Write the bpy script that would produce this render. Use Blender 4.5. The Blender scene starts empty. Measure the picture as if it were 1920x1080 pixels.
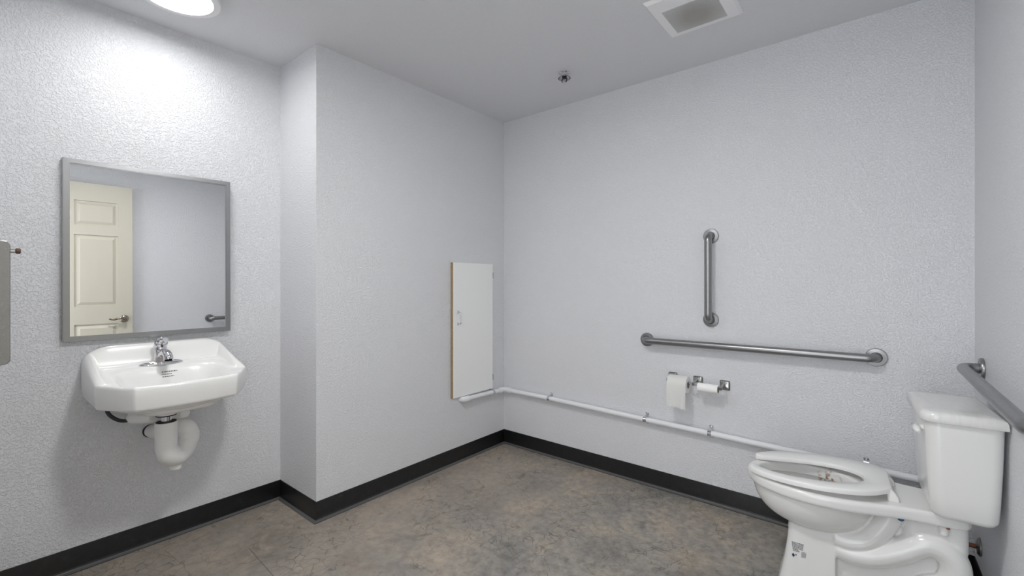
import bpy, bmesh, math, random
from mathutils import Vector, Matrix
random.seed(7)
S = bpy.context.scene
PI = math.pi

# ------------------------------------------------------------------ camera
cam = bpy.data.cameras.new('camera'); camo = bpy.data.objects.new('camera', cam)
S.collection.objects.link(camo); S.camera = camo
cam.sensor_fit = 'HORIZONTAL'; cam.sensor_width = 36.0
cam.lens = 844 / 1920 * 36
cam.shift_y = -10 / 1920
cam.clip_start = 0.01
camo.location = (2.228, -2.625, 1.22)
camo.rotation_euler = (PI/2, 0, math.radians(129.3 - 90))

# ------------------------------------------------------------------ world, light, exposure
W = bpy.data.worlds.new('world'); S.world = W; W.use_nodes = True
W.node_tree.nodes['Background'].inputs[0].default_value = (0.93, 0.96, 1.0, 1)
W.node_tree.nodes['Background'].inputs[1].default_value = 2.5      # corridor light that comes in through the open doorway
S.view_settings.view_transform = 'Standard'; S.view_settings.look = 'None'
S.view_settings.gamma = 1; S.view_settings.use_curve_mapping = False
S.view_settings.exposure = 0.22
LAMP, FILL_LAMP = 30, 112
try:
    S.cycles.max_bounces = 16; S.cycles.diffuse_bounces = 12; S.cycles.glossy_bounces = 6
except Exception: pass

# ------------------------------------------------------------------ materials
def mat(name, col, rough=.5, metal=0, coat=0, spec=None, em=None, ems=0, alpha=None, trans=0):
    m = bpy.data.materials.new(name); m.use_nodes = True
    b = m.node_tree.nodes['Principled BSDF']
    b.inputs['Base Color'].default_value = (*col, 1); b.inputs['Roughness'].default_value = rough
    b.inputs['Metallic'].default_value = metal; b.inputs['Coat Weight'].default_value = coat
    b.inputs['Coat Roughness'].default_value = .06
    if spec is not None: b.inputs['Specular IOR Level'].default_value = spec
    if em: b.inputs['Emission Color'].default_value = (*em, 1); b.inputs['Emission Strength'].default_value = ems
    if trans: b.inputs['Transmission Weight'].default_value = trans
    return m
def nd(m, t, **k):
    n = m.node_tree.nodes.new(t)
    for a, v in k.items():
        if a.startswith('i_'): n.inputs[a[2:].replace('_', ' ')].default_value = v
        else: setattr(n, a, v)
    return n
def ln(m, a, b): m.node_tree.links.new(a, b)
def bsdf(m): return m.node_tree.nodes['Principled BSDF']
def coords(m, scale=(1,1,1), kind='Object'):
    tc = nd(m, 'ShaderNodeTexCoord'); mp = nd(m, 'ShaderNodeMapping'); mp.inputs['Scale'].default_value = scale
    ln(m, tc.outputs[kind], mp.inputs[0]); return mp.outputs[0]
def ramp(m, src, stops, interp='LINEAR'):
    r = nd(m, 'ShaderNodeValToRGB'); r.color_ramp.interpolation = interp
    el = r.color_ramp.elements
    while len(el) > 1: el.remove(el[-1])
    el[0].position, c = stops[0]; el[0].color = (*c, 1) if len(c) == 3 else c
    for p, c in stops[1:]:
        e = el.new(p); e.color = (*c, 1)
    ln(m, src, r.inputs[0]); return r.outputs[0]
def noise(m, vec, scale, detail=3, rough=.5, dist=0):
    n = nd(m, 'ShaderNodeTexNoise'); n.inputs['Scale'].default_value = scale; n.inputs['Detail'].default_value = detail
    n.inputs['Roughness'].default_value = rough; n.inputs['Distortion'].default_value = dist
    ln(m, vec, n.inputs['Vector']); return n.outputs['Fac']
def bump(m, h, strength, dist, target=None):
    b = nd(m, 'ShaderNodeBump'); b.inputs['Strength'].default_value = strength; b.inputs['Distance'].default_value = dist
    ln(m, h, b.inputs['Height']); ln(m, b.outputs[0], bsdf(m).inputs['Normal']); return b
def math_(m, op, a, b=None, c=None):
    n = nd(m, 'ShaderNodeMath', operation=op)
    for i, v in enumerate((a, b, c)):
        if v is None: continue
        if isinstance(v, (int, float)): n.inputs[i].default_value = v
        else: ln(m, v, n.inputs[i])
    return n.outputs[0]
def mix(m, fac, a, b, blend='MIX'):
    n = nd(m, 'ShaderNodeMix', data_type='RGBA', blend_type=blend)
    for s, v in ((n.inputs[0], fac), (n.inputs[6], a), (n.inputs[7], b)):
        if isinstance(v, (int, float)): s.default_value = v
        elif isinstance(v, tuple): s.default_value = (*v, 1)
        else: ln(m, v, s)
    return n.outputs[2]

def paint(name, col, sc, st, dist):
    m = mat(name, col, .55, spec=.35)
    v = coords(m)
    n1 = noise(m, v, sc, 2.5, .55, .4)
    k = ramp(m, n1, [(.47, (0,0,0)), (.56, (.7,.7,.7)), (.66, (1,1,1))])
    n2 = noise(m, v, sc*3.2, 2, .5)
    h = math_(m, 'ADD', k, math_(m, 'MULTIPLY', n2, .35))
    bump(m, h, st, dist)
    big = noise(m, v, 1.3, 3, .5)
    c = mix(m, big, tuple(x*.985 for x in col), tuple(min(1, x*1.015) for x in col))
    ln(m, c, bsdf(m).inputs['Base Color'])
    return m
WALLC = (.785, .793, .818)
M_wall = paint('wall_paint', WALLC, 135, .8, .0026)
M_ceil = paint('ceiling_paint', (.70, .705, .725), 130, .4, .0014)

def floor_mat():
    m = mat('stained_concrete', (.2,.18,.16), .42, spec=.4)
    v = coords(m)
    a = noise(m, v, 1.9, 6, .62, .6); b = noise(m, v, 5.5, 8, .68, .9); c = noise(m, v, 26, 6, .65, .3)
    base = ramp(m, a, [(.32, (.125,.122,.118)), (.45, (.22,.215,.205)), (.56, (.285,.265,.235)), (.70, (.35,.305,.255))])
    mott = ramp(m, b, [(.30, (.33,.33,.345)), (.48, (.5,.5,.5)), (.68, (.66,.61,.55))])
    col = mix(m, .85, base, mott, 'OVERLAY')
    fine = ramp(m, c, [(.32, (.27,.27,.27)), (.5, (.5,.5,.5)), (.68, (.68,.68,.68))])
    col = mix(m, .7, col, fine, 'OVERLAY')
    # warmer, browner stain by the sink wall and grey stain toward the toilet
    g = noise(m, v, .8, 2, .5, 0)
    sx = nd(m, 'ShaderNodeSeparateXYZ'); ln(m, v, sx.inputs[0])
    warm = math_(m, 'ADD', math_(m, 'MULTIPLY', sx.outputs[0], -.42), math_(m, 'MULTIPLY', g, 1.1))
    wr = ramp(m, warm, [(.0, (0,0,0)), (.45, (1,1,1))])
    col = mix(m, math_(m, 'MULTIPLY', wr, .45), col, (.40,.33,.265), 'MIX')
    # dark spots and blotches
    sp = noise(m, v, 9, 4, .6, 1.5)
    spm = ramp(m, sp, [(.60, (0,0,0)), (.72, (1,1,1))])
    col = mix(m, math_(m, 'MULTIPLY', spm, .55), col, (.075,.065,.06))
    # crackle
    wv = nd(m, 'ShaderNodeVectorMath', operation='ADD')
    nn = nd(m, 'ShaderNodeTexNoise'); nn.inputs['Scale'].default_value = 6; nn.inputs['Detail'].default_value = 3
    ln(m, v, nn.inputs['Vector'])
    sc = nd(m, 'ShaderNodeVectorMath', operation='SCALE'); sc.inputs['Scale'].default_value = .16
    ln(m, nn.outputs['Color'], sc.inputs[0]); ln(m, v, wv.inputs[0]); ln(m, sc.outputs[0], wv.inputs[1])
    vo = nd(m, 'ShaderNodeTexVoronoi', feature='DISTANCE_TO_EDGE'); vo.inputs['Scale'].default_value = 17
    ln(m, wv.outputs[0], vo.inputs['Vector'])
    cr = ramp(m, vo.outputs['Distance'], [(.0, (1,1,1)), (.035, (0,0,0))])
    mask = ramp(m, noise(m, v, 2.6, 2, .5), [(.44, (0,0,0)), (.58, (1,1,1))])
    col = mix(m, math_(m, 'MULTIPLY', math_(m, 'MULTIPLY', cr, mask), .62), col, (.06,.05,.045))
    # dark grey blotch and thin straight scratches in the stain near the chase corner
    def blot(cx, cy, r, amt, c):
        nonlocal col
        d = nd(m, 'ShaderNodeVectorMath', operation='DISTANCE'); ln(m, wv.outputs[0], d.inputs[0]); d.inputs[1].default_value = (cx+.08, cy+.08, .08)
        k = ramp(m, math_(m, 'DIVIDE', d.outputs['Value'], r), [(.25, (1,1,1)), (1, (0,0,0))])
        k = math_(m, 'MULTIPLY', k, ramp(m, b, [(.38, (1,1,1)), (.62, (.15,.15,.15))]))
        col = mix(m, math_(m, 'MULTIPLY', k, amt), col, c)
    blot(.08, -1.78, .20, .6, (.07,.068,.066)); blot(-.05, -1.66, .15, .6, (.10,.085,.07)); blot(1.25, -.75, .16, .5, (.10,.10,.10)); blot(1.62, -.62, .13, .5, (.38,.29,.19))
    def line(px, py, ang, half, amt):
        nonlocal col
        ca, sa = math.cos(ang), math.sin(ang)
        dx = math_(m, 'SUBTRACT', sx.outputs[0], px); dy = math_(m, 'SUBTRACT', sx.outputs[1], py)
        t = math_(m, 'ADD', math_(m, 'MULTIPLY', dx, ca), math_(m, 'MULTIPLY', dy, sa))
        q = math_(m, 'SUBTRACT', math_(m, 'MULTIPLY', dy, ca), math_(m, 'MULTIPLY', dx, sa))
        k = math_(m, 'MULTIPLY', math_(m, 'LESS_THAN', math_(m, 'ABSOLUTE', q), .0016), math_(m, 'LESS_THAN', math_(m, 'ABSOLUTE', t), half))
        col = mix(m, math_(m, 'MULTIPLY', k, amt), col, (.05,.045,.04))
    line(.18, -1.80, -.05, .20, .7); line(.10, -1.80, 1.5, .09, .35); line(-.20, -2.03, .1, .10, .4)
    ln(m, col, bsdf(m).inputs['Base Color'])
    ln(m, ramp(m, b, [(.3, (.34,.34,.34)), (.7, (.55,.55,.55))]), bsdf(m).inputs['Roughness'])
    bump(m, c, .12, .002)
    return m
M_floor = floor_mat()
M_base = mat('black_rubber', (.012,.012,.013), .36, spec=.5)
v_ = coords(M_base); ln(M_base, ramp(M_base, noise(M_base, v_, 30, 5, .7), [(.35, (.010,.010,.011)), (.62, (.016,.016,.017)), (.8, (.05,.048,.045))]), bsdf(M_base).inputs['Base Color'])
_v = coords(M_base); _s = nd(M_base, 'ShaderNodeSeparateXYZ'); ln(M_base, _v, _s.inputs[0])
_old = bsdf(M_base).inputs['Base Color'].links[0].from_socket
ln(M_base, mix(M_base, math_(M_base, 'MULTIPLY', math_(M_base, 'LESS_THAN', _s.outputs[2], .0105), math_(M_base, 'GREATER_THAN', _s.outputs[2], .0026)), _old, (.085,.085,.085)), bsdf(M_base).inputs['Base Color'])  # sheen along the toe painted into the colour as a lighter grey band
M_porc = mat('porcelain', (.78,.78,.765), .24, coat=.25, spec=.5)
M_sinkp = mat('sink_porcelain', (.88,.88,.865), .24, coat=.25)
M_seat = mat('seat_plastic', (.78,.78,.765), .28, spec=.5)
def steel(name, col, rough, axis):
    m = mat(name, col, rough, 1)
    s = [220, 220, 220]; s[axis] = 3
    n = noise(m, coords(m, tuple(s)), 1, 2, .6)
    ln(m, ramp(m, n, [(.3, (rough-.07,)*3), (.7, (rough+.09,)*3)]), bsdf(m).inputs['Roughness'])
    bump(m, n, .06, .0006)
    return m
M_steel = steel('brushed_steel', (.32,.32,.325), .33, 0)
M_frame = steel('satin_steel_frame', (.34,.345,.355), .36, 0)
M_chrome = mat('chrome', (.72,.72,.74), .07, 1)
M_holder = mat('satin_chrome', (.40,.40,.385), .2, 1)
M_dark = mat('dark_recess', (.02,.02,.02), .6)
M_mirror = mat('mirror_silver', (.80,.81,.82), .012, 1)
v_ = coords(M_mirror)
ln(M_mirror, ramp(M_mirror, noise(M_mirror, v_, 5, 4, .6, 1.2), [(.60, (.0,.0,.0)), (.80, (.10,.10,.10))]), bsdf(M_mirror).inputs['Roughness'])
M_glow = mat('lit_diffuser', (.9,.9,.9), .4, em=(1,.995,.985), ems=LAMP)
M_fill = mat('added_fill_diffuser', (.9,.9,.9), .4, em=(1,.995,.985), ems=FILL_LAMP)
M_trim = mat('white_plastic', (.84,.84,.85), .45)
M_pvc = mat('white_insulation', (.86,.86,.845), .38)
M_pipe = mat('painted_pipe', (.80,.81,.83), .38, spec=.4)
M_lam = mat('white_laminate', (.90,.905,.90), .4)
M_paper = mat('tissue_paper', (.93,.93,.915), .95, spec=.1)
M_card = mat('cardboard_core', (.35,.31,.27), .9)
M_copper = mat('copper_stub', (.30,.13,.07), .5, .6)
M_black = mat('black_hose', (.03,.03,.032), .5)
M_blue = mat('blue_bolt_cap', (.02,.09,.22), .4)
M_ink = mat('printed_ink', (.10,.10,.11), .6)
M_inkblue = mat('printed_blue', (.03,.12,.22), .6)
M_rust = mat('rust', (.25,.10,.04), .8)
M_knob = mat('brownish_knob', (.13,.07,.06), .4, .3)
M_door = mat('cream_door_paint', (.62,.585,.49), .45, spec=.4)
ln(M_door, mix(M_door, noise(M_door, coords(M_door, (1,1,.15)), 9, 4, .6), (.60,.565,.47), (.65,.615,.52)), bsdf(M_door).inputs['Base Color'])
M_brass = mat('satin_nickel_handle', (.34,.30,.25), .22, 1)
M_water = mat('water', (.8,.85,.86), .03, spec=.5, trans=.9)
def chip():
    m = mat('particle_board', (.30,.20,.10), .85)
    v = coords(m); n = noise(m, v, 240, 3, .7)
    ln(m, ramp(m, n, [(.3, (.20,.125,.055)), (.5, (.36,.25,.13)), (.7, (.50,.38,.22))]), bsdf(m).inputs['Base Color']); return m
M_chip = chip()
# bowl inside carries a rust stain
M_bowl = mat('bowl_porcelain', (.78,.78,.765), .22, coat=.3)
v_ = coords(M_bowl)
def spot(m, v, c, r):
    d = nd(m, 'ShaderNodeVectorMath', operation='DISTANCE'); ln(m, v, d.inputs[0]); d.inputs[1].default_value = c
    return ramp(m, math_(m, 'DIVIDE', d.outputs['Value'], r), [(.3, (1,1,1)), (1, (0,0,0))])
s1 = math_(M_bowl, 'MULTIPLY', spot(M_bowl, v_, (.45,-.125,.385), .07), ramp(M_bowl, noise(M_bowl, v_, 70, 4, .6), [(.52,(0,0,0)),(.60,(1,1,1))]))
ln(M_bowl, mix(M_bowl, s1, (.78,.78,.765), (.30,.14,.06)), bsdf(M_bowl).inputs['Base Color'])
# vent grille dust
M_grille = mat('vent_plastic', (.60,.60,.60), .5)
v_ = coords(M_grille)
ln(M_grille, mix(M_grille, math_(M_grille, 'MULTIPLY', spot(M_grille, v_, (.0,.01,0), .15), .62), (.66,.66,.67), (.36,.33,.29)), bsdf(M_grille).inputs['Base Color'])
# dusty tank lid
M_lid = mat('lid_porcelain', (.78,.78,.765), .2, coat=.3)
v_ = coords(M_lid, (4,1,1))
ln(M_lid, mix(M_lid, ramp(M_lid, noise(M_lid, v_, 16, 5, .7), [(.42,(0,0,0)),(.70,(1,1,1))]), (.78,.78,.765), (.72,.72,.70)), bsdf(M_lid).inputs['Base Color'])

# ------------------------------------------------------------------ helpers
def obj(name, bm, m, parent=None, smooth=True, angle=40, kind=None):
    bmesh.ops.recalc_face_normals(bm, faces=bm.faces)
    me = bpy.data.meshes.new(name); bm.to_mesh(me); bm.free()
    o = bpy.data.objects.new(name, me); S.collection.objects.link(o)
    if m: me.materials.append(m)
    if parent: o.parent = parent
    if smooth:
        for p in me.polygons: p.use_smooth = True
        try: me.set_sharp_from_angle(angle=math.radians(angle))
        except Exception: pass
    if kind: o['kind'] = kind
    return o
def thing(name, label, cat, loc=(0,0,0), rotz=0, group=None):
    o = bpy.data.objects.new(name, None); S.collection.objects.link(o)
    o.location = loc; o.rotation_euler = (0, 0, rotz); o.empty_display_size = .05
    o['label'] = label; o['category'] = cat
    if group: o['group'] = group
    return o
def box(bm, a, b, bev=0, seg=2):
    r = bmesh.ops.create_cube(bm, size=1)
    vs = r['verts']
    for v in vs:
        v.co = Vector([(a[i]+b[i])/2 + v.co[i]*(b[i]-a[i]) for i in range(3)])
    if bev:
        es = list({e for v in vs for e in v.link_edges})
        bmesh.ops.bevel(bm, geom=es, offset=bev, segments=seg, affect='EDGES', profile=.5)
def B(): return bmesh.new()
def loft(bm, rings, cap0=True, cap1=True, closed=True):
    L = [[bm.verts.new(p) for p in r] for r in rings]
    n = len(L[0])
    for a, b in zip(L, L[1:]):
        for i in range(n if closed else n-1):
            j = (i+1) % n
            bm.faces.new((a[i], a[j], b[j], b[i]))
    if cap0: bm.faces.new(L[0][::-1])
    if cap1: bm.faces.new(L[-1])
    return L
def frames(pts):
    pts = [Vector(p) for p in pts]; T = []
    for i in range(len(pts)):
        t = (pts[min(i+1, len(pts)-1)] - pts[max(i-1, 0)]).normalized(); T.append(t)
    up = Vector((0,0,1)) if abs(T[0].z) < .9 else Vector((1,0,0))
    n = (up - T[0]*up.dot(T[0])).normalized(); out = []
    for i, t in enumerate(T):
        n = (n - t*n.dot(t)).normalized(); out.append((pts[i], t, n, t.cross(n)))
    return out
def tube(bm, pts, r, seg=20, caps=True):
    rs = r if isinstance(r, (list, tuple)) else [r]*len(pts)
    rings = []
    for (p, t, n, b), rr in zip(frames(pts), rs):
        rings.append([p + (n*math.cos(2*PI*k/seg) + b*math.sin(2*PI*k/seg))*rr for k in range(seg)])
    return loft(bm, rings, caps, caps)
def smoothpath(pts, n=8):
    P = [Vector(p) for p in pts]; out = []
    for i in range(len(P)-1):
        a = P[max(i-1,0)]; b = P[i]; c = P[i+1]; d = P[min(i+2, len(P)-1)]
        for k in range(n):
            t = k/n
            out.append(.5*((2*b) + (c-a)*t + (2*a-5*b+4*c-d)*t*t + (3*b-a-3*c+d)*t**3))
    out.append(P[-1]); return out
def roundpath(pts, r, n=8):
    P = [Vector(p) for p in pts]; out = [P[0]]
    for i in range(1, len(P)-1):
        a = (P[i-1]-P[i]).normalized(); b = (P[i+1]-P[i]).normalized()
        ang = a.angle(b); d = r/math.tan(ang/2)
        s = P[i]+a*d; e = P[i]+b*d; c = P[i]+(a+b).normalized()*(r/math.sin(ang/2))
        v0 = s-c; v1 = e-c; th = v0.angle(v1)
        for k in range(n+1):
            t = k/n
            out.append(c + (v0*math.sin((1-t)*th) + v1*math.sin(t*th))/math.sin(th))
    out.append(P[-1]); return out
def lathe(bm, prof, origin=(0,0,0), axis='z', seg=36, cap=True):
    """prof: list of (radius, height) along axis"""
    o = Vector(origin); rings = []
    for r, h in prof:
        ring = []
        for k in range(seg):
            c, s = math.cos(2*PI*k/seg)*max(r, 1e-5), math.sin(2*PI*k/seg)*max(r, 1e-5)
            ring.append(o + Vector({'z': (c, s, h), 'x': (h, c, s), 'y': (c, h, s)}[axis]))
        rings.append(ring)
    loft(bm, rings, cap, cap)
def rrect(cx, cy, hx, hy, r, z, n=6):
    out = []
    for (sx, sy, a0) in ((1,1,0), (-1,1,90), (-1,-1,180), (1,-1,270)):
        for k in range(n+1):
            a = math.radians(a0 + 90*k/n)
            out.append(Vector((cx+sx*(hx-r)+r*math.cos(a), cy+sy*(hy-r)+r*math.sin(a), z)))
    return out
def baked(bm, voxel, smooth_it, name):
    me = bpy.data.meshes.new('tmp'); bm.to_mesh(me); bm.free()
    o = bpy.data.objects.new('tmp', me); S.collection.objects.link(o)
    md = o.modifiers.new('r', 'REMESH'); md.mode = 'VOXEL'; md.voxel_size = voxel; md.use_smooth_shade = True
    sm = o.modifiers.new('s', 'SMOOTH'); sm.factor = .5; sm.iterations = smooth_it
    bpy.context.view_layer.update()
    dg = bpy.context.evaluated_depsgraph_get()
    m2 = bpy.data.meshes.new_from_object(o.evaluated_get(dg))
    bpy.data.objects.remove(o); bpy.data.meshes.remove(me)
    b2 = bmesh.new(); b2.from_mesh(m2); bpy.data.meshes.remove(m2)
    return b2

# ------------------------------------------------------------------ setting
XL, XR, YC, YR, HC = -.411, 2.527, -1.480, -2.64, 2.44
def struct(name, boxes, m):
    bm = B()
    for a, b in boxes: box(bm, a, b)
    return obj(name, bm, m, smooth=False, kind='structure')
struct('floor', [((XL-.1, -2.90, -.1), (XR+.15, .1, 0))], M_floor)
struct('ceiling', [((XL-.1, YR-.12, HC), (XR+.15, .1, HC+.1))], M_ceil)
struct('wall_left', [((XL-.1, YR-.12, 0), (XL, YC, HC))], M_wall)
struct('wall_chase', [((XL-.1, YC, 0), (0, .1, HC))], M_wall)
struct('wall_back', [((0, 0, 0), (XR+.15, .1, HC))], M_wall)
KR = .020                                     # the right wall is a little out of square
def xr(y): return XR - KR*y
_w = struct('wall_right', [((XR, YR-.12, 0), (XR+.15, 0, HC))], M_wall)
for v in _w.data.vertices:
    if v.co.x < XR+.01: v.co.x = xr(v.co.y)
DX0, DX1, DZ = 1.55, 2.50, 2.17
struct('wall_rear', [((XL, YR-.12, 0), (DX0, YR, HC)), ((DX0, YR-.12, DZ), (DX1, YR, HC)), ((DX1, YR-.12, 0), (XR+.06, YR, HC))], M_wall)
# cove base with a toe, mitred at every corner
def cove(name, pts, i):
    prof = [(0,0), (.020,0), (.0205,.0025), (.018,.0045), (.009,.0095), (.006,.013), (.0042,.022), (.004,.098), (.003,.1012), (0,.1016)]
    def nrm(a, b): d = (Vector(b)-Vector(a)).normalized(); return Vector((d.y, -d.x))
    n0 = nrm(pts[i], pts[i+1])
    def miter(j):
        if j == 0 or j == len(pts)-1: return n0
        a = nrm(pts[j-1], pts[j]); b = nrm(pts[j], pts[j+1]); m = (a+b).normalized()
        return m/ m.dot(a)
    rings = []
    for j in (i, i+1):
        m = miter(j); p = Vector(pts[j])
        rings.append([Vector((p.x+m.x*d, p.y+m.y*d, z)) for d, z in prof])
    bm = B(); loft(bm, rings)
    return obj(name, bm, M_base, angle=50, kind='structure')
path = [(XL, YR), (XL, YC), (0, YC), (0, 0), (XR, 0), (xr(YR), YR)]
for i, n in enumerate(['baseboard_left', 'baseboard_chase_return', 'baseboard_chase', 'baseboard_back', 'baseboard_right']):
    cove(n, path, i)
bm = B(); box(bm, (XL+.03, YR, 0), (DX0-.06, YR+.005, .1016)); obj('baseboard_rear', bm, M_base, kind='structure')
# door frame
bm = B()
for a, b in (((DX0-.05, YR, 0), (DX0, YR+.014, DZ+.05)), ((DX0, YR, DZ), (DX1, YR+.014, DZ+.05)),
             ((DX0, YR-.12, 0), (DX0+.015, YR, DZ)), ((DX0+.015, YR-.12, DZ-.015), (DX1-.015, YR, DZ)), ((DX1-.015, YR-.12, 0), (DX1, YR, DZ))):
    box(bm, a, b)
obj('trim_1', bm, M_door, smooth=False, kind='structure')
# door, swung open flat along the right wall, seen only in the mirror
DXF, DY1, DW = 2.500, -1.722, .90
bm = B(); box(bm, (DXF+.010, DY1-DW, .02), (DXF+.034, DY1, 2.155))
def stile(y0, y1, z0, z1): box(bm, (DXF, y0, z0), (DXF+.0102, y1, z1))
stw = .103; pw = (DW-3*stw)/2
rows = [(.23, .886), (1.045, 1.69), (1.775, 1.995)]
zs = [.02, *[z for r in rows for z in r], 2.155]
for k in range(0, len(zs), 2): stile(DY1-DW, DY1, zs[k], zs[k+1])
for z0, z1 in rows:
    for y0 in (DY1-stw, DY1-stw-pw-stw, DY1-DW+stw): stile(y0 if y0 != DY1-DW+stw else DY1-DW, (y0+stw), z0, z1) if y0 != DY1-DW+stw else stile(DY1-DW, DY1-DW+stw, z0, z1)
    for y1 in (DY1-stw, DY1-2*stw-pw):
        y0 = y1-pw
        # raised field with sloped sides
        a = [Vector((DXF+.0102, *p)) for p in ((y0+.016, z0+.016), (y1-.016, z0+.016), (y1-.016, z1-.016), (y0+.016, z1-.016))]
        b = [Vector((DXF+.0005, *p)) for p in ((y0+.038, z0+.038), (y1-.038, z0+.038), (y1-.038, z1-.038), (y0+.038, z1-.038))]
        loft(bm, [a, b])
door = obj('door_1', bm, M_door, smooth=False, kind='structure')
bm = B()
hz = .924; hy = DY1-.062
lathe(bm, [(.0,0), (.032,0), (.033,-.004), (.028,-.010), (.014,-.014), (.012,-.034), (.020,-.038), (.023,-.046), (.018,-.054), (0,-.056)], (DXF, hy, hz), 'x', 28)
tube(bm, smoothpath([(DXF-.045, hy, hz), (DXF-.048, hy-.04, hz+.006), (DXF-.046, hy-.08, hz-.004), (DXF-.044, hy-.11, hz+.004)]), [.011]*8+[.009]*8+[.007]*9, 12)
obj('door_handle', bm, M_brass, door)

# ------------------------------------------------------------------ ceiling fittings
def disc_light(label, x, y, glow):
    L = thing('ceiling_light', label, 'ceiling light', (x, y, HC))
    bm = B(); r0 = .152
    prof = [(.124,-.003), (.1245,-.033), (.127,-.036), (r0,-.034), (r0+.003,-.028), (r0+.002,-.022), (r0-.004,-.020), (r0-.004,-.016), (r0+.002,-.014), (r0+.002,-.006), (r0-.002,0), (.123,0)]
    lathe(bm, prof + [prof[0]], cap=False, seg=72); bmesh.ops.remove_doubles(bm, verts=bm.verts, dist=1e-6)
    obj('housing_ring', bm, M_trim, L)
    bm = B(); lathe(bm, [(.1240,-.006), (.1240,-.030), (.118,-.0325), (.06,-.0338), (0,-.034)], seg=72); obj('diffuser', bm, glow, L)
disc_light('round lit disc light on the ceiling above the sink', -.03, -2.06, M_glow)
disc_light('added unseen disc light on the middle of the ceiling, filling the room', 1.38, -1.85, M_fill)  # added out of view to brighten the far walls

V = thing('exhaust_vent', 'square white exhaust fan grille on the ceiling, dusty in its middle', 'vent', (1.585, -.54, HC))
bm = B()
gx0, gx1, gy0, gy1 = -.114, .110, -.108, .104          # grille opening
ox0, ox1, oy0, oy1 = -.160, .166, -.200, .140
lv = [((ox0,oy0,ox1,oy1), 0), ((ox0+.001,oy0+.001,ox1-.001,oy1-.001), -.004), ((ox0+.010,oy0+.010,ox1-.010,oy1-.010), -.0145), ((gx0,gy0,gx1,gy1), -.016), ((gx0,gy0,gx1,gy1), -.0)]
rings = []
for (a, b, c, d), z in lv: rings.append([Vector(p) for p in ((a,b,z), (c,b,z), (c,d,z), (a,d,z))])
loft(bm, rings + [rings[0]], False, False); bmesh.ops.remove_doubles(bm, verts=bm.verts, dist=1e-6)
obj('frame', bm, M_trim, V, smooth=False)
bm = B(); box(bm, (gx0, gy0, -.003), (gx1, gy1, -.0005)); obj('dark_backing', bm, M_dark, V, smooth=False)
bm = B(); ns = 27
for k in range(ns):
    y = gy0 + (gy1-gy0)*(k+.5)/ns
    r = [[Vector((x, y-.0026, -.0165)), Vector((x, y+.0012, -.0165)), Vector((x, y+.0020, -.007)), Vector((x, y-.0018, -.007))] for x in (gx0, gx1)]
    loft(bm, r)
obj('grille', bm, M_grille, V, smooth=False)

P = thing('fire_sprinkler', 'small chrome fire sprinkler head on the ceiling', 'sprinkler', (.806, -.407, HC))
bm = B(); lathe(bm, [(.030,0), (.0305,-.004), (.026,-.007), (.025,-.022), (.023,-.024), (.016,-.024), (.016,-.012), (0,-.012)]); obj('escutcheon', bm, M_chrome, P)
bm = B(); lathe(bm, [(.013,-.012), (.013,-.030), (.009,-.034), (0,-.034)], seg=20)
for s in (-1, 1): tube(bm, smoothpath([(s*.009, 0, -.030), (s*.017, 0, -.042), (s*.012, 0, -.054), (0, 0, -.060)], 5), .0028, 8)
obj('sprinkler_body', bm, M_dark, P)
bm = B(); lathe(bm, [(0,-.058), (.013,-.0585), (.0135,-.0605), (.006,-.0635), (0,-.064)], seg=24); obj('deflector', bm, M_chrome, P)
bm = B(); lathe(bm, [(.026,-.024), (.035,-.031), (.036,-.033), (.033,-.033), (.024,-.0265)], seg=32, cap=False)
bmesh.ops.solidify(bm, geom=bm.faces[:], thickness=.001); obj('rim_ring', bm, M_chrome, P)

# ------------------------------------------------------------------ mirror
MY0, MY1, MZ0, MZ1 = -2.362, -1.745, .972, 1.740
T = thing('wall_mirror', 'rectangular wall mirror in a thin steel frame above the sink', 'mirror', (XL+.0070, (MY0+MY1)/2, MZ1))
T.rotation_euler = (0, -math.radians(.40), -math.radians(1.2))
hw = (MY1-MY0)/2; hh = MZ1-MZ0; fr = .020
bm = B()
def prism_ring(bm, oy, oz0, oz1, iy, iz0, iz1, x0, x1):
    o = [(-oy, oz0), (oy, oz0), (oy, oz1), (-oy, oz1)]; i_ = [(-iy, iz0), (iy, iz0), (iy, iz1), (-iy, iz1)]
    rr = [[Vector((x0, *p)) for p in o], [Vector((x1, *p)) for p in o], [Vector((x1, *p)) for p in i_], [Vector((x0, *p)) for p in i_]]
    L_ = loft(bm, rr + [rr[0]], False, False); bmesh.ops.remove_doubles(bm, verts=bm.verts, dist=1e-6)
prism_ring(bm, hw, -hh, 0, hw-fr, -hh+fr, -fr, 0, .021)
for e in (None,): bmesh.ops.bevel(bm, geom=[e for e in bm.edges if abs(e.verts[0].co.x-.021) < 1e-4 and abs(e.verts[1].co.x-.021) < 1e-4], offset=.002, segments=2, affect='EDGES')
obj('frame', bm, M_frame, T, angle=30)
bm = B(); box(bm, (.002, -hw+fr-.001, -hh+fr-.001), (.0145, hw-fr+.001, -fr+.001)); obj('mirror_glass', bm, M_mirror, T, smooth=False)
bm = B(); prism_ring(bm, hw-fr, -hh+fr, -fr, hw-fr-.0022, -hh+fr+.0022, -fr-.0022, .0146, .0175)
obj('frame_lip', bm, M_frame, T, smooth=False)

# ------------------------------------------------------------------ wash basin
SY = -2.036
sink = thing('wall_sink', 'white porcelain wall-hung sink with bowed front under the mirror', 'sink', (XL+.001, SY, .822))
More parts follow.
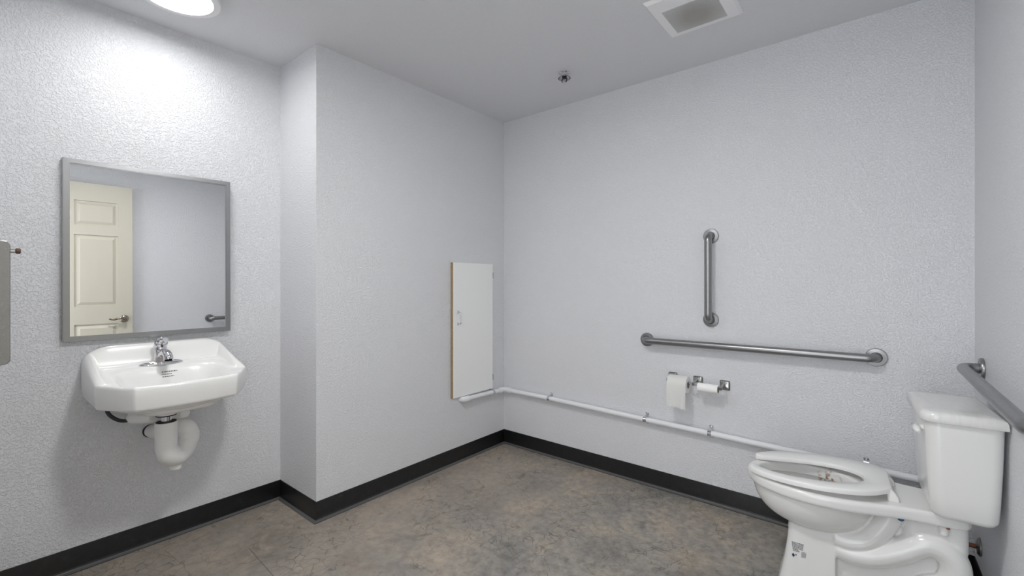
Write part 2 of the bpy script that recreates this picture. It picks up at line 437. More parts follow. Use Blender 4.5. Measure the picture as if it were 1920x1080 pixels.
# local: x = distance from the wall, y = across, z relative to front rim
HW = .268
def DEP(w):
    a = abs(w)
    if a <= .175: return .478 - .020*(a/.175)**2
    t = (a-.175)/(HW-.175)
    return .458 - .158*t**1.15
def sst(a, b, x):
    t = max(0, min(1, (x-a)/(b-a))); return t*t*(3-2*t)
ZB = .122
def ztop(w, d):
    a = abs(w)
    # backsplash silhouette: level, then a rounded shoulder
    sh = ZB if a < .165 else ZB - .075*(1-math.sqrt(max(0, 1-((a-.165)/(HW-.165+.002))**2)))
    # rail height along the side, falling to the front corner
    rail = sh if d < .02 else sh + (0-sh)*min(1, (d-.02)/.30)
    inner = .030 - .030*sst(.06, .34, d)
    side = sst(HW-.052, HW-.022, a)
    back = 1 - sst(.022, .066, d)
    k = max(side, back)
    z = inner + (max(rail, inner)-inner)*k
    # basin
    rx, ry = .158, .205
    e = (abs((d-.288)/rx)**4.2 + abs(w/ry)**4.2)**(1/4.2)
    z -= .135*(1-sst(.58, 1.0, e))**1.0 * (1 if e < 1 else 0)
    z -= .006*(1-sst(.96, 1.12, e)) if e > .0 else 0
    return z
def zround(w, d):
    D = DEP(w); r = .014
    e = min(D-d, HW-abs(w))
    z = ztop(w, d)
    if e < r: z -= r - math.sqrt(max(0, r*r-(r-e)**2))
    if d < .006: z -= .004*(1-d/.006)
    return z
NU, NV = 120, 96
def cl(t, n):                                  # denser toward the ends
    return t
us = sorted(set([-HW*math.cos(PI*i/NU)*1.0 for i in range(NU+1)]))
ws = [(.55*(-HW+2*HW*i/NU) + .45*(-HW*math.cos(PI*i/NU))) for i in range(NU+1)]
bm = B(); G = []
for w in ws:
    col = []
    for j in range(NV+1):
        t = j/NV; s = .55*t + .45*(1-math.cos(PI*t))/2
        d = s*DEP(w); col.append(bm.verts.new((d, w, zround(w, d))))
    G.append(col)
for i in range(NU):
    for j in range(NV): bm.faces.new((G[i][j], G[i][j+1], G[i+1][j+1], G[i+1][j]))
loop = [G[0][j] for j in range(NV+1)] + [G[i][NV] for i in range(1, NU+1)] + [G[NU][j] for j in range(NV-1, -1, -1)] + [G[i][0] for i in range(NU-1, 0, -1)]
co = [v.co.copy() for v in loop]
def ring_of(k, z, cx_=.215, kx=None):
    out = []
    for c in co:
        x = cx_+(c.x-cx_)*(k if kx is None else kx)
        if c.x < 1e-4: x = 0 if k > .75 else cx_*(1-(k if kx is None else kx))
        out.append(Vector((x, c.y*k, z)))
    return out
prev = loop
specs = [(.998, -.035), (.985, -.084), (.972, -.094), (.945, -.097), (.84, -.094), (.78, -.100), (.74, -.112), (.68, -.126), (.58, -.139), (.44, -.147), (.25, -.151)]
for k, z in specs:
    cur = [bm.verts.new(p) for p in ring_of(k, z)]
    n = len(loop)
    for a in range(n):
        b = (a+1) % n; bm.faces.new((prev[a], prev[b], cur[b], cur[a]))
    prev = cur
bm.faces.new(prev)
obj('basin', bm, M_sinkp, sink, angle=60)
# drain flange inside basin, overflow marks
bm = B(); lathe(bm, [(0,-.1125), (.010,-.1115), (.018,-.108), (.022,-.1065), (.0225,-.112)], (.288, 0, 0), seg=28); obj('drain', bm, M_chrome, sink)
# faint printed lines on the back slope of the basin
bm = B()
def slope_mark(w0, w1, d, th):
    n = 6; r0_, r1_ = [], []
    for k in range(n+1):
        w = w0+(w1-w0)*k/n
        r0_.append(bm.verts.new((d, w, ztop(w, d)+.0006))); r1_.append(bm.verts.new((d+th, w, ztop(w, d+th)+.0006)))
    for k in range(n): bm.faces.new((r0_[k], r0_[k+1], r1_[k+1], r1_[k]))
for row, (a, b) in enumerate(((-.022, .036), (-.022, .014), (-.022, .022))):
    x = a; d = (.1455, .1500, .1535)[row]
    while x < b:
        l_ = random.uniform(.003, .008); slope_mark(x, min(b, x+l_), d, .0020 if row == 0 else .0012); x += l_+.0018
obj('printed_text', bm, M_ink, sink, smooth=False); bm = B()
for x in (.026, .030, .034): slope_mark(x, x+.0028, .167, .0012)
obj('printed_symbol', bm, M_ink, sink, smooth=False)

# faucet
F_ = thing('faucet', 'chrome single-lever faucet at the back of the white sink', 'faucet', (XL+.098, SY-.012, .8485))
bm = B()
rings = []
for z, k, kk in ((0,1,1), (.004,1.0,1), (.008,.97,.95), (.013,.82,.85), (.017,.60,.70), (.019,.35,.5)):
    ring = []
    for i in range(48):
        a = 2*PI*i/48; c, s = math.cos(a), math.sin(a)
        ring.append(Vector((.027*kk*math.copysign(abs(c)**.8, c), .082*k*math.copysign(abs(s)**.9, s), z)))
    rings.append(ring)
loft(bm, rings); obj('base_plate', bm, M_chrome, F_)
bm = B(); lathe(bm, [(.029,.004), (.028,.020), (.026,.040), (.024,.056), (.020,.064), (.010,.069), (0,.070)], (-.002,0,0), seg=32); obj('faucet_body', bm, M_chrome, F_)
bm = B(); tube(bm, smoothpath([(.006,0,.034), (.040,0,.052), (.078,0,.056), (.104,0,.046), (.112,0,.030)], 6), [.019]*6+[.018]*6+[.0175]*6+[.018]*6+[.0195], 24)
spout_ = obj('spout', bm, M_chrome, F_)
bm = B(); lathe(bm, [(.014,.0285), (.0145,.0265), (.012,.0262), (0,.0265)], (.112,0,0), seg=24); obj('aerator', bm, M_dark, spout_)
bm = B()
tube(bm, smoothpath([(-.012,0,.064), (-.014,0,.085), (.004,0,.104), (.034,0,.113), (.064,0,.117)], 6), [.021]*5+[.022]*5+[.018]*5+[.013]*5+[.009]*5, 20)
for v in bm.verts:
    v.co.y *= 1.15
lever_ = obj('lever', bm, M_chrome, F_)
bm = B(); lathe(bm, [(0,.0005),(.0035,.0005),(.0035,.003),(0,.003)], (.0105,.0,.083), 'x', 16); obj('indicator_dot', bm, M_dark, lever_)
bm = B(); lathe(bm, [(.0292,.012), (.0282,.034)], (-.0015,0,0), seg=48, cap=False)
for f in [f for f in bm.faces if f.calc_center_median().x < .012]: bm.faces.remove(f)
bmesh.ops.solidify(bm, geom=bm.faces[:], thickness=.0004)
M_tag = mat('paper_tag', (.72,.66,.66), .6); obj('sticker', bm, M_tag, F_)

# trap
TP = thing('drain_trap', 'white insulated drain trap bending under the wall sink', 'pipe', (XL+.25, SY-.030, .41))
tx, ty, tz = XL+.25, SY-.030, .41
def rel(p): return (p[0]-tx, p[1]-ty, p[2]-tz)
bm = B()
tail = [rel(p) for p in ((tx,ty,.620), (tx,ty,.56), (tx,ty,.512))]
ub = [rel(p) for p in ((tx,ty,.512), (tx-.006,ty+.012,.472), (tx-.032,ty+.045,.449), (tx-.072,ty+.082,.460), (tx-.098,ty+.103,.490), (tx-.102,ty+.106,.512))]
tube(bm, tail + smoothpath(ub, 7)[1:], [.0405, .0400, .040] + [.0415]*(len(smoothpath(ub,7))-1), 28)
obj('trap_cover', bm, M_pvc, TP)
bm = B()
ar = [rel(p) for p in ((tx-.102,ty+.106,.490), (tx-.104,ty+.108,.520), (tx-.112,ty+.096,.547), (tx-.135,ty+.064,.550), (tx-.172,ty+.022,.538), (tx-.205,ty+.006,.531), (XL+.003,ty+.002,.529))]
sp_ = smoothpath(ar, 7)
tube(bm, sp_, [.0435]*8 + [.041 - .012*min(1, max(0, (i-14)/14)) for i in range(len(sp_)-8)], 28)
obj('wall_arm_cover', bm, M_pvc, TP)
bm = B(); c_ = Vector(rel((tx-.030, ty+.040, .397)))
tube(bm, [c_+Vector((0,0,.020)), c_+Vector((0,0,.006)), c_+Vector((0,0,0)), c_+Vector((0,0,-.003))], [.024,.023,.022,.016], 24); obj('cleanout_cap', bm, M_pvc, TP)
bm = B(); tube(bm, [rel((tx,ty,.6215)), rel((tx,ty,.617))], .0365, 24); obj('cover_mouth', bm, M_dark, TP)
bm = B(); tube(bm, [rel((tx,ty,.60)), rel((tx,ty,.655))], .020, 20); obj('tailpiece', bm, M_chrome, TP)
bm = B(); tube(bm, [rel((tx,ty,.647)), rel((tx,ty,.652))], .037, 28); obj('washer', bm, M_dark, TP)
bm = B(); tube(bm, [rel((tx,ty,.652)), rel((tx,ty,.667)), rel((tx,ty,.674))], [.037,.038,.034], 28); obj('slip_nut', bm, M_pvc, TP)
bm = B(); tube(bm, roundpath([rel((tx-.045,ty+.035,.500)), rel((tx-.045,ty+.035,.530))], .01) if False else [rel((tx-.040,ty+.034,.485)), rel((tx-.040,ty+.034,.530))], .008, 12); obj('cable_tie', bm, M_pvc, TP)
bm = B(); lathe(bm, [(.030,0), (.030,.004), (.024,.008), (.0,.008)], rel((XL+.001, ty-.002, .529)), 'x', 28); obj('wall_flange', bm, M_dark, TP)

def valve(name, label, y, z, dy, flip):
    t = thing(name, label, 'valve', (XL+.001, y, z), 0, None)
    bm = B(); tube(bm, [(0,0,0), (.16,0,0)], .011, 14); obj('supply_stub', bm, M_pvc, t)
    bm = B()
    pts = [(.105, -dy*.5, -.004), (.115, -dy*.42, -.003), (.150, 0, 0), (.185, dy*.45, .004), (.192, dy*.55, .005)]
    tube(bm, smoothpath(pts, 4), [.010,.020,.025,.026,.027]+[.027]*8+[.026,.023,.018,.008], 24); obj('valve_cover', bm, M_pvc, t)
    bm = B(); tube(bm, smoothpath([(.150, 0, .01), (.11, flip*.05, -.012), (.080, flip*.085, .002), (.070, flip*.105, .040), (.080, flip*.090, .095)], 8), .0075, 12); hs_ = obj('supply_hose', bm, M_black, t)
    bm = B(); tube(bm, [(.12, flip*.030, .016), (.145, flip*.012, .019)], .0095, 14); obj('hose_nut', bm, M_trim, hs_)
    return t
valve('supply_valve', 'white covered supply valve under the sink, left of the trap', SY-.090, .634, .055, -1)
valve('supply_valve', 'white covered supply valve under the sink, right of the trap', SY+.030, .628, .050, 1)

# ------------------------------------------------------------------ dispenser on the rear wall, its side in view at the left edge
D = thing('towel_dispenser', 'grey metal dispenser cut off by the left edge, left of the mirror', 'dispenser', (.05, YR+.001, .968))
bm = B(); box(bm, (-.14, 0, .004), (.134, .073, .374), .003); obj('cabinet_body', bm, M_steel, D, angle=30)
bm = B()
r = [[Vector((x, *p)) for p in ((.073,.0), (.100,.006), (.107,.014), (.107,.366), (.100,.378), (.073,.380))] for x in (-.142, .137)]
loft(bm, r); bmesh.ops.bevel(bm, geom=bm.edges[:], offset=.0015, segments=1, affect='EDGES'); obj('front_cover', bm, M_steel, D, angle=30)
bm = B(); lathe(bm, [(.007,0), (.007,.009), (.005,.009), (.005,.011)], (.128, .107, .349), 'y', 20); obj('lock_collar', bm, M_chrome, D)
bm = B(); lathe(bm, [(.006,0), (.0085,.002), (.0085,.010), (.006,.012)], (.128, .117, .349), 'y', 20); obj('lock_knob', bm, M_knob, D)

# ------------------------------------------------------------------ access panel
A = thing('access_panel', 'tall white board access door on the left wall near the corner', 'access panel', (0, -.351, .444))
bm = B(); box(bm, (.0025, -.197, 0), (.020, .200, .912), .0008, 1); obj('door_board', bm, M_lam, A, smooth=False)
bm = B(); box(bm, (.002, -.2025, .0), (.0195, -.197, .912)); obj('raw_edge', bm, M_chip, A, smooth=False)
A.children[-1]['label'] = 'raw particle board edge'
bm = B(); z0, z1 = .497, .577; y = -.152
pth = roundpath([(.020, y, z0), (.048, y, z0+.002), (.048, y, z1-.002), (.020, y, z1)], .010, 6)
tube(bm, pth, .0042, 12)
for z in (z0, z1): box(bm, (.020, y-.007, z-.010), (.0225, y+.007, z+.010), .001, 1)
obj('pull_handle', bm, M_chrome, A)
for z in (.081, .829):
    bm = B(); tube(bm, [(.018, .204, z-.022), (.018, .204, z+.022)], .0035, 10); box(bm, (.0, .203, z-.018), (.0195, .2055, z+.018)); obj('hinge', bm, M_steel, A)
bm = B(); box(bm, (0, -.19, .01), (.0025, .19, .90)); obj('backing_frame', bm, M_lam, A, smooth=False)

# ------------------------------------------------------------------ pipe
PP = thing('wall_pipe', 'white painted pipe strapped low along the back wall to the toilet', 'pipe', (0, 0, .42))
def pr(p): return (p[0], p[1], p[2]-.42)
R_ = .0155
main = [(.060,-.032,.415), (.44,-.032,.413), (1.137,-.032,.400), (1.505,-.032,.395), (2.0,-.032,.385), (2.44,-.032,.376), (2.515,-.032,.374)]
bm = B(); tube(bm, [pr(p) for p in main], R_, 20); obj('long_pipe', bm, M_pipe, PP)
bm = B(); tube(bm, [pr((.032,-.060,.416)), pr((.032,-.435,.423))], R_, 20); obj('short_pipe', bm, M_pipe, PP)
bm = B(); tube(bm, roundpath([pr((.032,-.085,.4165)), pr((.032,-.032,.416)), pr((.085,-.032,.4155))], .022, 8), .0195, 20)
tube(bm, [pr((.032,-.076,.4165)), pr((.032,-.090,.4167))], .0215, 20); tube(bm, [pr((.076,-.032,.4155)), pr((.090,-.032,.415))], .0215, 20)
obj('corner_elbow', bm, M_pipe, PP)
bm = B(); tube(bm, roundpath([pr((.032,-.425,.423)), pr((.032,-.462,.4235)), pr((.001,-.462,.4235))], .020, 8), .0195, 20)
tube(bm, [pr((.032,-.415,.423)), pr((.032,-.430,.423))], .0215, 20); obj('end_elbow', bm, M_pipe, PP)
def strap(p, ax):
    bm = B(); q = Vector(pr(p)); r = R_+.0015
    n = 14; w = .010; prof_ = []
    prof_ = [(-.0, .036), (-.0, .019)] + [(.032+ r*math.sin(PI*(k/n)) if False else .032 + r*math.cos(PI*(k/n)-PI/2)*1.0, r*math.cos(PI*k/n)) for k in range(n+1)] + [(-.0, -.019), (-.0, -.030)]
    prof_ = [(max(d, .0012), z) for d, z in prof_]
    inner_ = [(max(d-.0012, 0.0), z) if abs(z) > r-.0005 else (d-.0014*math.cos(math.asin(max(-1,min(1,z/r)))), z*.97) for d, z in prof_]
    def pt(d, z, s):
        return Vector((q.x+s*w, -d, q.z+z)) if ax == 'y' else Vector((d, q.y+s*w, q.z+z))
    rows_ = []
    for s in (-1, 1):
        rows_.append([pt(d, z, s) for d, z in prof_] + [pt(d, z, s) for d, z in inner_[::-1]])
    loft(bm, rows_)
    lathe(bm, [(.004,0), (.004,-.004 if ax == 'y' else .004), (0,-.005 if ax == 'y' else .005)], (q.x, -.001, q.z+.030) if ax == 'y' else (.001, q.y, q.z+.030), ax, 12)
    obj('pipe_strap', bm, M_chrome, PP)
for x, z in ((.44,.413), (1.137,.400), (1.505,.395), (2.178,.381)): strap((x, -.032, z), 'y')
strap((.032, -.162, .418), 'x')

# ------------------------------------------------------------------ grab bars
def grab(label, p0, p1, nrm, so=.057, r=.019, group='stainless steel grab bars'):
    p0, p1, n = Vector(p0), Vector(p1), Vector(nrm)
    t = thing('grab_bar', label, 'grab bar', p0, 0, group)
    a = Vector((0,0,0)); b = p1-p0
    bm = B(); tube(bm, roundpath([a+n*.002, a+n*so, b+n*so, b+n*.002], .036, 12), r, 28); obj('rail', bm, M_steel, t)
    for c in (a, b):
        bm = B(); q = n
        f = frames([Vector((0,0,0)), q])[0]
        prof = [(.0405,0), (.0405,.007), (.0385,.010), (.0235,.0115), (.0215,.0100), (.0200,.0095)]
        rings = [[c + q*h + (f[2]*math.cos(2*PI*k/44)+f[3]*math.sin(2*PI*k/44))*rr for k in range(44)] for rr, h in prof]
        loft(bm, rings); obj('wall_flange', bm, M_steel, t)
    return t
grab('short vertical steel grab bar on the back wall', (1.503,-.001,1.477), (1.503,-.001,1.016), (0,-1,0))
grab('long horizontal steel grab bar on the back wall above the paper holder', (1.138,-.001,.877), (2.213,-.001,.882), (0,-1,0))
grab('steel grab bar on the right wall above the toilet tank', (xr(-.172)-.001,-.172,.893), (xr(-1.087)-.001,-1.087,.885), (-1,-KR,0))

# ------------------------------------------------------------------ paper holder
H_ = thing('toilet_paper_holder', 'chrome double toilet paper holder on the back wall', 'toilet paper holder', (1.434, -.001, .668))
for dx, dz in ((-.141, .005), (0, 0), (.141, -.005)):
    bm = B()
    rr = [rrect(dx, dz, a, a, .006, 0, 4) for a in (.026, .026, .022, .019)]
    hs = (0, -.003, -.008, -.010)
    loft(bm, [[Vector((p.x, h, p.y)) for p in ring] for ring, h in zip(rr, hs)]); obj('wall_plate', bm, M_holder, H_, angle=30)
    bm = B(); z = dz+.004
    rings = [[Vector((dx+sx*.0055, y, zc+sz*hz_)) for sx, sz in ((-1,-1),(1,-1),(1,1),(-1,1))] for y, zc, hz_ in ((-.009, z, .016), (-.030, z-.002, .010), (-.062, z-.006, .008), (-.086, z-.008, .009), (-.090, z-.008, .007))]
    loft(bm, rings); obj('arm', bm, M_holder, H_, angle=30)
for x0_, x1_ in ((-.137, -.004), (.004, .137)):
    bm = B(); zz = -.003
    tube(bm, [(x0_,-.080,zz), (x0_+.008,-.080,zz), (x0_+.008,-.080,zz), (x1_-.030,-.080,zz), (x1_-.030,-.080,zz), (x1_,-.080,zz)], [.004,.004,.0095,.0095,.007,.007], 18); obj('spindle', bm, M_chrome, H_)
def roll(label, x0_, x1_, z, ro, ri, tail, my):
    t = thing('toilet_paper_roll', label, 'toilet paper', ((x0_+x1_)/2, my, z), 0, 'toilet paper rolls on the holder')
    h = (x1_-x0_)/2
    bm = B()
    lathe(bm, [(ri,-h), (ri,h), (ro-.001,h), (ro,h-.001), (ro,-h+.001), (ro-.001,-h), (ri,-h)], axis='x', seg=56, cap=False)
    bmesh.ops.remove_doubles(bm, verts=bm.verts, dist=1e-6); pp_ = obj('paper', bm, M_paper, t)
    bm = B(); lathe(bm, [(ri-.0012,-h-.0003), (ri-.0012,h+.0003), (ri-.0001,h+.0003), (ri-.0001,-h-.0003), (ri-.0012,-h-.0003)], axis='x', seg=40, cap=False)
    obj('cardboard_core', bm, M_card, t)
    if tail:
        bm = B(); n = 24; L1 = []
        for k in range(n+1):
            s = k/n
            if s < .3: a = math.radians(90-90*s/.3+0); y, z_ = -math.cos(a)*(ro+.0008), math.sin(a)*(ro+.0008)
            else: u = (s-.3)/.7; y, z_ = -(ro+.0008) - .004*math.sin(u*2.4), -u*tail
            L1.append((y, z_))
        N = 16
        g = [[bm.verts.new((-h + 2*h*i/N, y - (.0015*math.sin(i*1.3+k*.2) if k > 14 else 0), z_ - (.010*(i/N) + .0015*math.sin(i*2.1) if k == n else 0))) for i in range(N+1)] for k, (y, z_) in enumerate(L1)]
        for a in range(n):
            for i in range(N): bm.faces.new((g[a][i], g[a][i+1], g[a+1][i+1], g[a+1][i]))
        bmesh.ops.solidify(bm, geom=bm.faces[:], thickness=.0006); obj('hanging_sheet', bm, M_paper, pp_)
    return t
roll('fuller white toilet paper roll with a hanging sheet, left on the holder', 1.302, 1.406, .6545, .046, .020, .118, -.082)
roll('nearly used up thin white toilet paper roll, right on the holder', 1.458, 1.562, .652, .0235, .0185, 0, -.082)

# ------------------------------------------------------------------ toilet (local x = out from the wall, y = toward the doorway, z up)
TY = .066
t0 = thing('toilet', 'white two-piece floor toilet with open-front seat below the right wall grab bar', 'toilet', (2.526, -.410, 0), PI+TY)
def plan(pts, n=160):
    """resample a symmetric outline (list of l, half width) from the back to the tip into an angle-ordered loop around (.46,0)"""
    up = [Vector((l, q, 0)) for l, q in pts]
    full = up + [Vector((p.x, -p.y, 0)) for p in up[::-1]]
    # cyclic catmull-rom
    out = []; m = len(full)
    for i in range(m):
        a, b, c, d = full[i-1], full[i], full[(i+1) % m], full[(i+2) % m]
        if (b-c).length < 1e-6: continue
        for k in range(10):
            t = k/10; out.append(.5*((2*b) + (c-a)*t + (2*a-5*b+4*c-d)*t*t + (3*b-a-3*c+d)*t**3))
    c0 = Vector((.46, 0, 0)); res = []
    ang = [math.atan2(p.y, p.x-.46) for p in out]
    for k in range(n):
        th = -PI + 2*PI*(k+.5)/n; dr = Vector((math.cos(th), math.sin(th), 0)); best = None
        for i in range(len(out)):
            p, q = out[i]-c0, out[(i+1) % len(out)]-c0
            den = dr.x*(q.y-p.y) - dr.y*(q.x-p.x)
            if abs(den) < 1e-12: continue
            s = (p.x*(q.y-p.y) - p.y*(q.x-p.x))/den
            u = (p.x*dr.y - p.y*dr.x)/den
            if s > 0 and -1e-6 <= u <= 1+1e-6 and (best is None or s > best): best = s
        res.append((c0.x+dr.x*best, dr.y*best))
    return res
OUT = plan([(.060, .02), (.064, .070), (.085, .104), (.15, .112), (.22, .121), (.30, .145), (.38, .172), (.46, .185), (.54, .182), (.62, .160), (.69, .118), (.73, .062), (.744, .02)])
N_ = len(OUT)
INN = []
for k in range(N_):
    th = -PI + 2*PI*(k+.5)/N_
    INN.append((.530+.178*math.cos(th), .126*math.sin(th)))
def sc(loop_, off, z, cx=.46):
    out = []
    for l, q in loop_:
        v = Vector((l-cx, q)); r = v.length; v *= (r-off)/r; out.append(Vector((cx+v.x, v.y, z)))
    return out
zt, zb = .437, .394
bm = B()
def zl(l): return 0
ro_ = [sc(OUT, .016, zb), sc(OUT, .003, zb+.002), sc(OUT, 0, zb+.010), sc(OUT, 0, zt-.012), sc(OUT, .004, zt-.003), sc(OUT, .012, zt)]
ri_ = [[Vector((l+(0), q, zt)) for l, q in INN], [Vector((.53+(l-.53)*.97, q*.96, zt-.006)) for l, q in INN], [Vector((.53+(l-.53)*.97, q*.96, zb)) for l, q in INN]]
loft(bm, ro_ + ri_ + [ro_[0]], False, False)
bmesh.ops.remove_doubles(bm, verts=bm.verts, dist=1e-6)
# bowl shell
def bowl_ring(k, z, inner=False):
    cxx, ax_b, ax_f, by = .525, .215, .201, .163
    if inner: ax_b -= .022; ax_f -= .022; by -= .022
    out = []
    for i in range(96):
        th = 2*PI*i/96; c, s = math.cos(th), math.sin(th)
        out.append(Vector((cxx+(ax_f if c > 0 else ax_b)*k*c - .025*(1-k), by*k*s, z)))
    return out
outer, inner_ = [], []
for i in range(17):
    u = i/16
    k = math.cos(u*PI/2)**.62 if u < 1 else .05
    z = .402 - .150*math.sin(u*PI/2)**1.0
    outer.append(bowl_ring(max(k, .05), z))
    inner_.append(bowl_ring(max(k, .05), .402 - .132*math.sin(u*PI/2), True))
loft(bm, [inner_[-1]] + inner_[::-1][1:] + outer, True, True)
# front pedestal: wide block that narrows upward
def ped_ring(z, l0, l1, q):
    r = rrect((l0+l1)/2, 0, (l1-l0)/2, q, .034, z, 6)
    for p in r:                                   # keep the rear edges crisp
        if p.x < l0+.034 and abs(p.y) > q-.034: p.y = math.copysign(q-.004, p.y); p.x = l0 + (p.x-l0)*.6
    return r
loft(bm, [ped_ring(0, .432, .628, .108), ped_ring(.012, .432, .628, .108), ped_ring(.03, .434, .622, .103), ped_ring(.12, .436, .604, .097), ped_ring(.20, .436, .594, .093), ped_ring(.268, .436, .590, .091)])
loft(bm, [ped_ring(.24, .437, .594, .090), ped_ring(.30, .45, .58, .080)])
# rear core slab and foot
loft(bm, [rrect(.27, 0, .20, .050, .02, z, 5) for z in (0, .15, .30, .40)])
loft(bm, [rrect(.275, 0, .20, .100, .05, 0, 6), rrect(.275, 0, .20, .100, .05, .018, 6), rrect(.275, 0, .195, .090, .05, .028, 6)])
loft(bm, [rrect(.155, 0, .085, .082, .03, z, 5) for z in (.30, .40)])
loft(bm, [rrect(.10, 0, .028, .070, .02, z, 5) for z in (.02, .40)])
# trapway and collar, both sides
for s in (1, -1):
    trap = [(.43,s*.050,.205), (.379,s*.055,.200), (.315,s*.060,.216), (.245,s*.062,.258), (.178,s*.062,.306), (.124,s*.062,.290), (.104,s*.062,.240), (.120,s*.062,.180), (.170,s*.062,.150), (.20,s*.055,.105), (.20,s*.05,.02)]
    tube(bm, smoothpath(trap, 7), .043, 20)
    col_ = [(.44,s*.060,.246), (.395,s*.062,.243), (.350,s*.062,.258), (.312,s*.062,.298), (.285,s*.058,.345), (.265,s*.055,.395)]
    tube(bm, smoothpath(col_, 7), .036, 18)
    tube(bm, [(.137,s*.086,.36), (.137,s*.086,.40)], .013, 14)
bm = baked(bm, .0036, 3, 'bowl')
bowl = obj('bowl', bm, M_bowl, t0, angle=180)
# tank
def tank_ring(z, l0, l1, q, r):
    out = []
    for p in rrect((l0+l1)/2, 0, (l1-l0)/2, q, r, z, 8):
        k = (p.x-l0)/(l1-l0)
        if k > .5: p.x += .012*(1-(p.y/q)**2)        # bowed front
        if p.x < (l0+l1)/2 and r > .02:               # square back corners
            pass
        out.append(p)
    return out
bm = B()
loft(bm, [tank_ring(.438, .050, .135, .110, .030), tank_ring(.440, .034, .152, .138, .034), tank_ring(.446, .022, .166, .156, .034), tank_ring(.460, .016, .173, .163, .034),
          tank_ring(.52, .013, .179, .167, .034), tank_ring(.62, .010, .185, .171, .032), tank_ring(.72, .008, .189, .175, .032), tank_ring(.762, .007, .190, .176, .032)])
for v in bm.verts: v.co.y += .006
obj('tank', bm, M_porc, t0, angle=70)
bm = B()
def lid_ring(z, off):
    out = []
    for p in rrect(.105, .006, .101-off, .188-off, .040-off*.5, z, 10):
        if p.x < .105 and abs(p.y-.006) > .148-off and p.x < .03: p.x = .004+off
        if p.x > .105: p.x += .010*(1-(p.y/.18)**2)
        out.append(p)
    return out
loft(bm, [lid_ring(.7625, .006), lid_ring(.7625, .002), lid_ring(.765, 0), lid_ring(.783, .0015), lid_ring(.790, .004), lid_ring(.7945, .009), lid_ring(.7965, .016), lid_ring(.7985, .05), lid_ring(.7990, .08)])
obj('tank_lid', bm, M_lid, t0, angle=60)
bm = B()
tube(bm, [(.186,.115,.724), (.203,.115,.724)], .010, 16)
tube(bm, smoothpath([(.206,.100,.722), (.210,.118,.724), (.211,.140,.722), (.209,.158,.718)], 5), [.006,.0085,.010,.0105,.0105,.011,.011,.011,.011,.011,.0105,.010,.009,.008,.006,.004], 16)
obj('flush_lever', bm, M_seat, t0)
# seat (open front)
def zs_(l): return .452 + (.478-.452)*(.726-l)/(.726-.269)
outp = [(.722,.060), (.728,.082), (.712,.108), (.665,.143), (.60,.168), (.53,.181), (.46,.182), (.39,.170), (.33,.143), (.285,.100), (.270,.080)]
outf = [(.270,-.080), (.278,-.115), (.31,-.155), (.38,-.182), (.46,-.192), (.54,-.188), (.61,-.174), (.67,-.145), (.712,-.110), (.728,-.086), (.722,-.064)]
innf = [(.700,-.058), (.655,-.066), (.58,-.082), (.50,-.090), (.42,-.080), (.365,-.045)]
innb = [(.348, .010)]
innp = [(.362,.065), (.41,.104), (.48,.122), (.56,.121), (.63,.106), (.680,.078), (.700,.056)]
def sm2(pts, n=5): return [(p.x, p.y) for p in smoothpath([(a, b, 0) for a, b in pts], n)]
outl = sm2(outp, 5) + sm2(outf, 5)
innl = sm2([(.722,-.064)] + innf + innb + innp + [(.722,.060)], 6)[1:-1]
bm = B()
# strips between outer and inner by normalised length
def resamp(pts, n):
    P_ = [Vector((a, b)) for a, b in pts]; ds = [0]
    for a, b in zip(P_, P_[1:]): ds.append(ds[-1]+(b-a).length)
    out = []; j = 0
    for k in range(n+1):
        s = ds[-1]*k/n
        while j < len(ds)-2 and ds[j+1] < s: j += 1
        u = (s-ds[j])/max(1e-9, ds[j+1]-ds[j]); out.append(P_[j].lerp(P_[j+1], min(1, u)))
    return out
NS = 150
O_ = resamp(outl, NS); I_ = resamp([outl[0]] + innl[::-1] + [outl[-1]], NS)
I_ = resamp(innl[::-1], NS)
secs = []
for o_, i_ in zip(O_, I_):
    m_ = lambda t: o_.lerp(i_, t)
    w_ = (o_-i_).length; e = min(.35, .007/w_)
    sec = []
    for t, dz in ((0,-.012), (0,-.001), (e*.35,.0045), (e,.007), (.5,.0085), (1-e,.006), (1-e*.3,.002), (1,-.004), (1,-.012)):
        p = m_(t); sec.append(Vector((p.x, p.y, zs_(p.x)+dz)))
    secs.append(sec)
loft(bm, secs); obj('seat', bm, M_seat, t0, angle=70)
for q in (.078, -.078):
    bm = B()
    rings = [rrect(l, q, a, b, .006, z, 4) for l, a, b, z in ((.268,.017,.014,.4375), (.269,.016,.014,.452), (.275,.012,.013,.467), (.280,.008,.012,.478))]
    loft(bm, rings); obj('seat_hinge', bm, M_seat, t0)
for l, q in ((.655,.115), (.655,-.115)):
    bm = B(); box(bm, (l-.012, q-.006, .437), (l+.012, q+.006, zs_(l)-.0115), .001, 1); obj('seat_bumper', bm, M_seat, t0)
bm = B(); lathe(bm, [(0,0), (.009,0), (.009,-.008), (.004,-.012), (0,-.012)], (.250, .108, .394), seg=16); obj('bolt_cap', bm, M_blue, t0); 
bm = B(); lathe(bm, [(0,0), (.005,0), (.005,-.006), (0,-.006)], (.128, .100, .3945), seg=12); obj('tank_bolt', bm, M_rust, t0)
bm = B(); lathe(bm, [(0,.278), (.10,.278), (.10,.2785), (0,.2785)], (0,0,0), seg=40)
for v in bm.verts: v.co = Vector((.50+v.co.x*1.05, v.co.y*.8, v.co.z+.006))
obj('bowl_water', bm, M_water, t0)
# paper strips hanging in the bowl
for l, dl in ((.475, .0), (.425, -.004)):
    bm = B(); tube(bm, [(l, -.070, .440), (l+dl, -.070, .40), (l+dl*1.5, -.068, .345)], .0011, 6); obj('hanging_strand', bm, M_seat, t0)
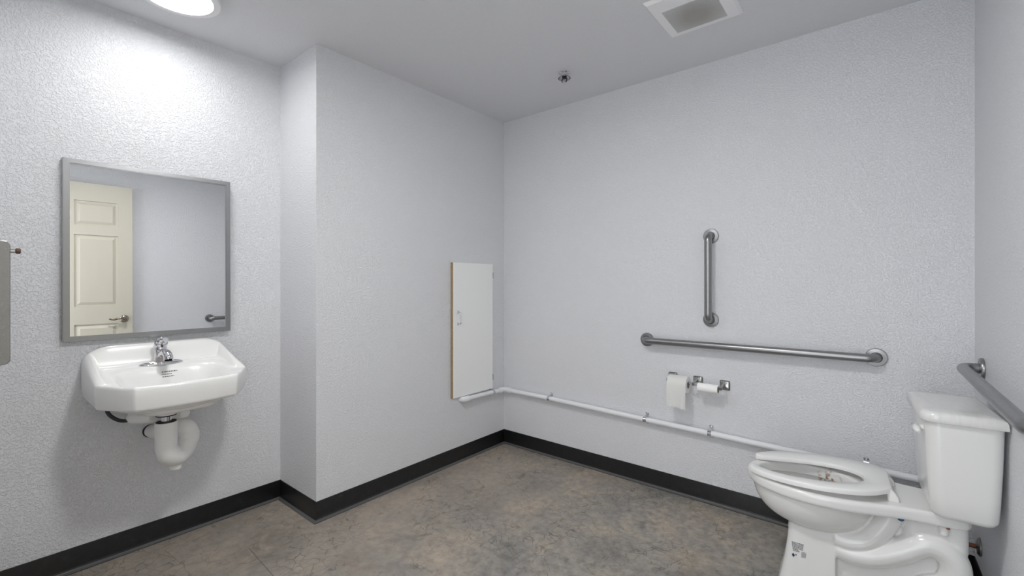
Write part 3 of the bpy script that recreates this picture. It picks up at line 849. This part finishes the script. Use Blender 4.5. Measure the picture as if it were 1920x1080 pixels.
# printed care marks on the pedestal side
bm = B(); 
def pmark(l0, l1, z0, z1):
    def q(z): return .1085 + (.0918-.1085)*min(1, z/.2)+.0006
    vs = [bm.verts.new((l, .0965+ (.12-z)*.05 + .0012, z)) for l, z in ((l0,z0), (l1,z0), (l1,z1), (l0,z1))]
    bm.faces.new(vs)
for row in range(7):
    z = .192-row*.0052; l = .578 - row*.0008; end = .540 if row < 5 else .556
    while l > end:
        w = random.uniform(.002, .006); pmark(l-w, l, z, z+.0028); l -= w+.0015
for row in range(5):
    z = .163-row*.0045; l = .545
    while l > .532:
        w = random.uniform(.002, .004); pmark(l-w, l, z, z+.002); l -= w+.0013
bmesh.ops.solidify(bm, geom=bm.faces[:], thickness=.0003); obj('printed_text', bm, M_ink, t0, smooth=False)
bm = B()
c = (.572, .145)
yy = .0965+.0
for dx_, dz_, s in ((0,0,.0055), (-.009,.004,.0025)):
    vs = [bm.verts.new((c[0]+dx_+a*s, .0985, c[1]+dz_+b*s*1.5)) for a, b in ((0,-1),(1,0),(0,1),(-1,0))]; bm.faces.new(vs)
bmesh.ops.solidify(bm, geom=bm.faces[:], thickness=.0004); obj('printed_symbol', bm, M_inkblue, t0, smooth=False)

# toilet water supply on the right wall behind the toilet
W_ = thing('water_supply_stub', 'copper supply stub with a round wall plate behind the toilet base', 'pipe', (xr(-.115)-.001, -.115, .19))
bm = B(); lathe(bm, [(.034,0), (.034,-.003), (.026,-.009), (.012,-.012), (0,-.012)], axis='x', seg=36); obj('wall_plate', bm, M_steel, W_)
bm = B(); tube(bm, [(-.004,0,0), (-.075,0,0)], .0085, 16); obj('copper_pipe', bm, M_copper, W_)
bm = B(); tube(bm, [(-.06,0,0), (-.105,0,0)], .013, 16); tube(bm, [(-.085,0,0), (-.085,0,.04)], .009, 14)
lathe(bm, [(.016,0), (.018,.004), (.016,.010), (0,.011)], (-.085,.014,0), 'y', 16); obj('stop_valve', bm, M_chrome, W_)
bm = B(); tube(bm, smoothpath([(-.085,0,.035), (-.085,-.02,.12), (-.085,-.06,.20), (-.085,-.07,.252)], 6), .006, 12); obj('supply_hose', bm, M_pvc, W_)
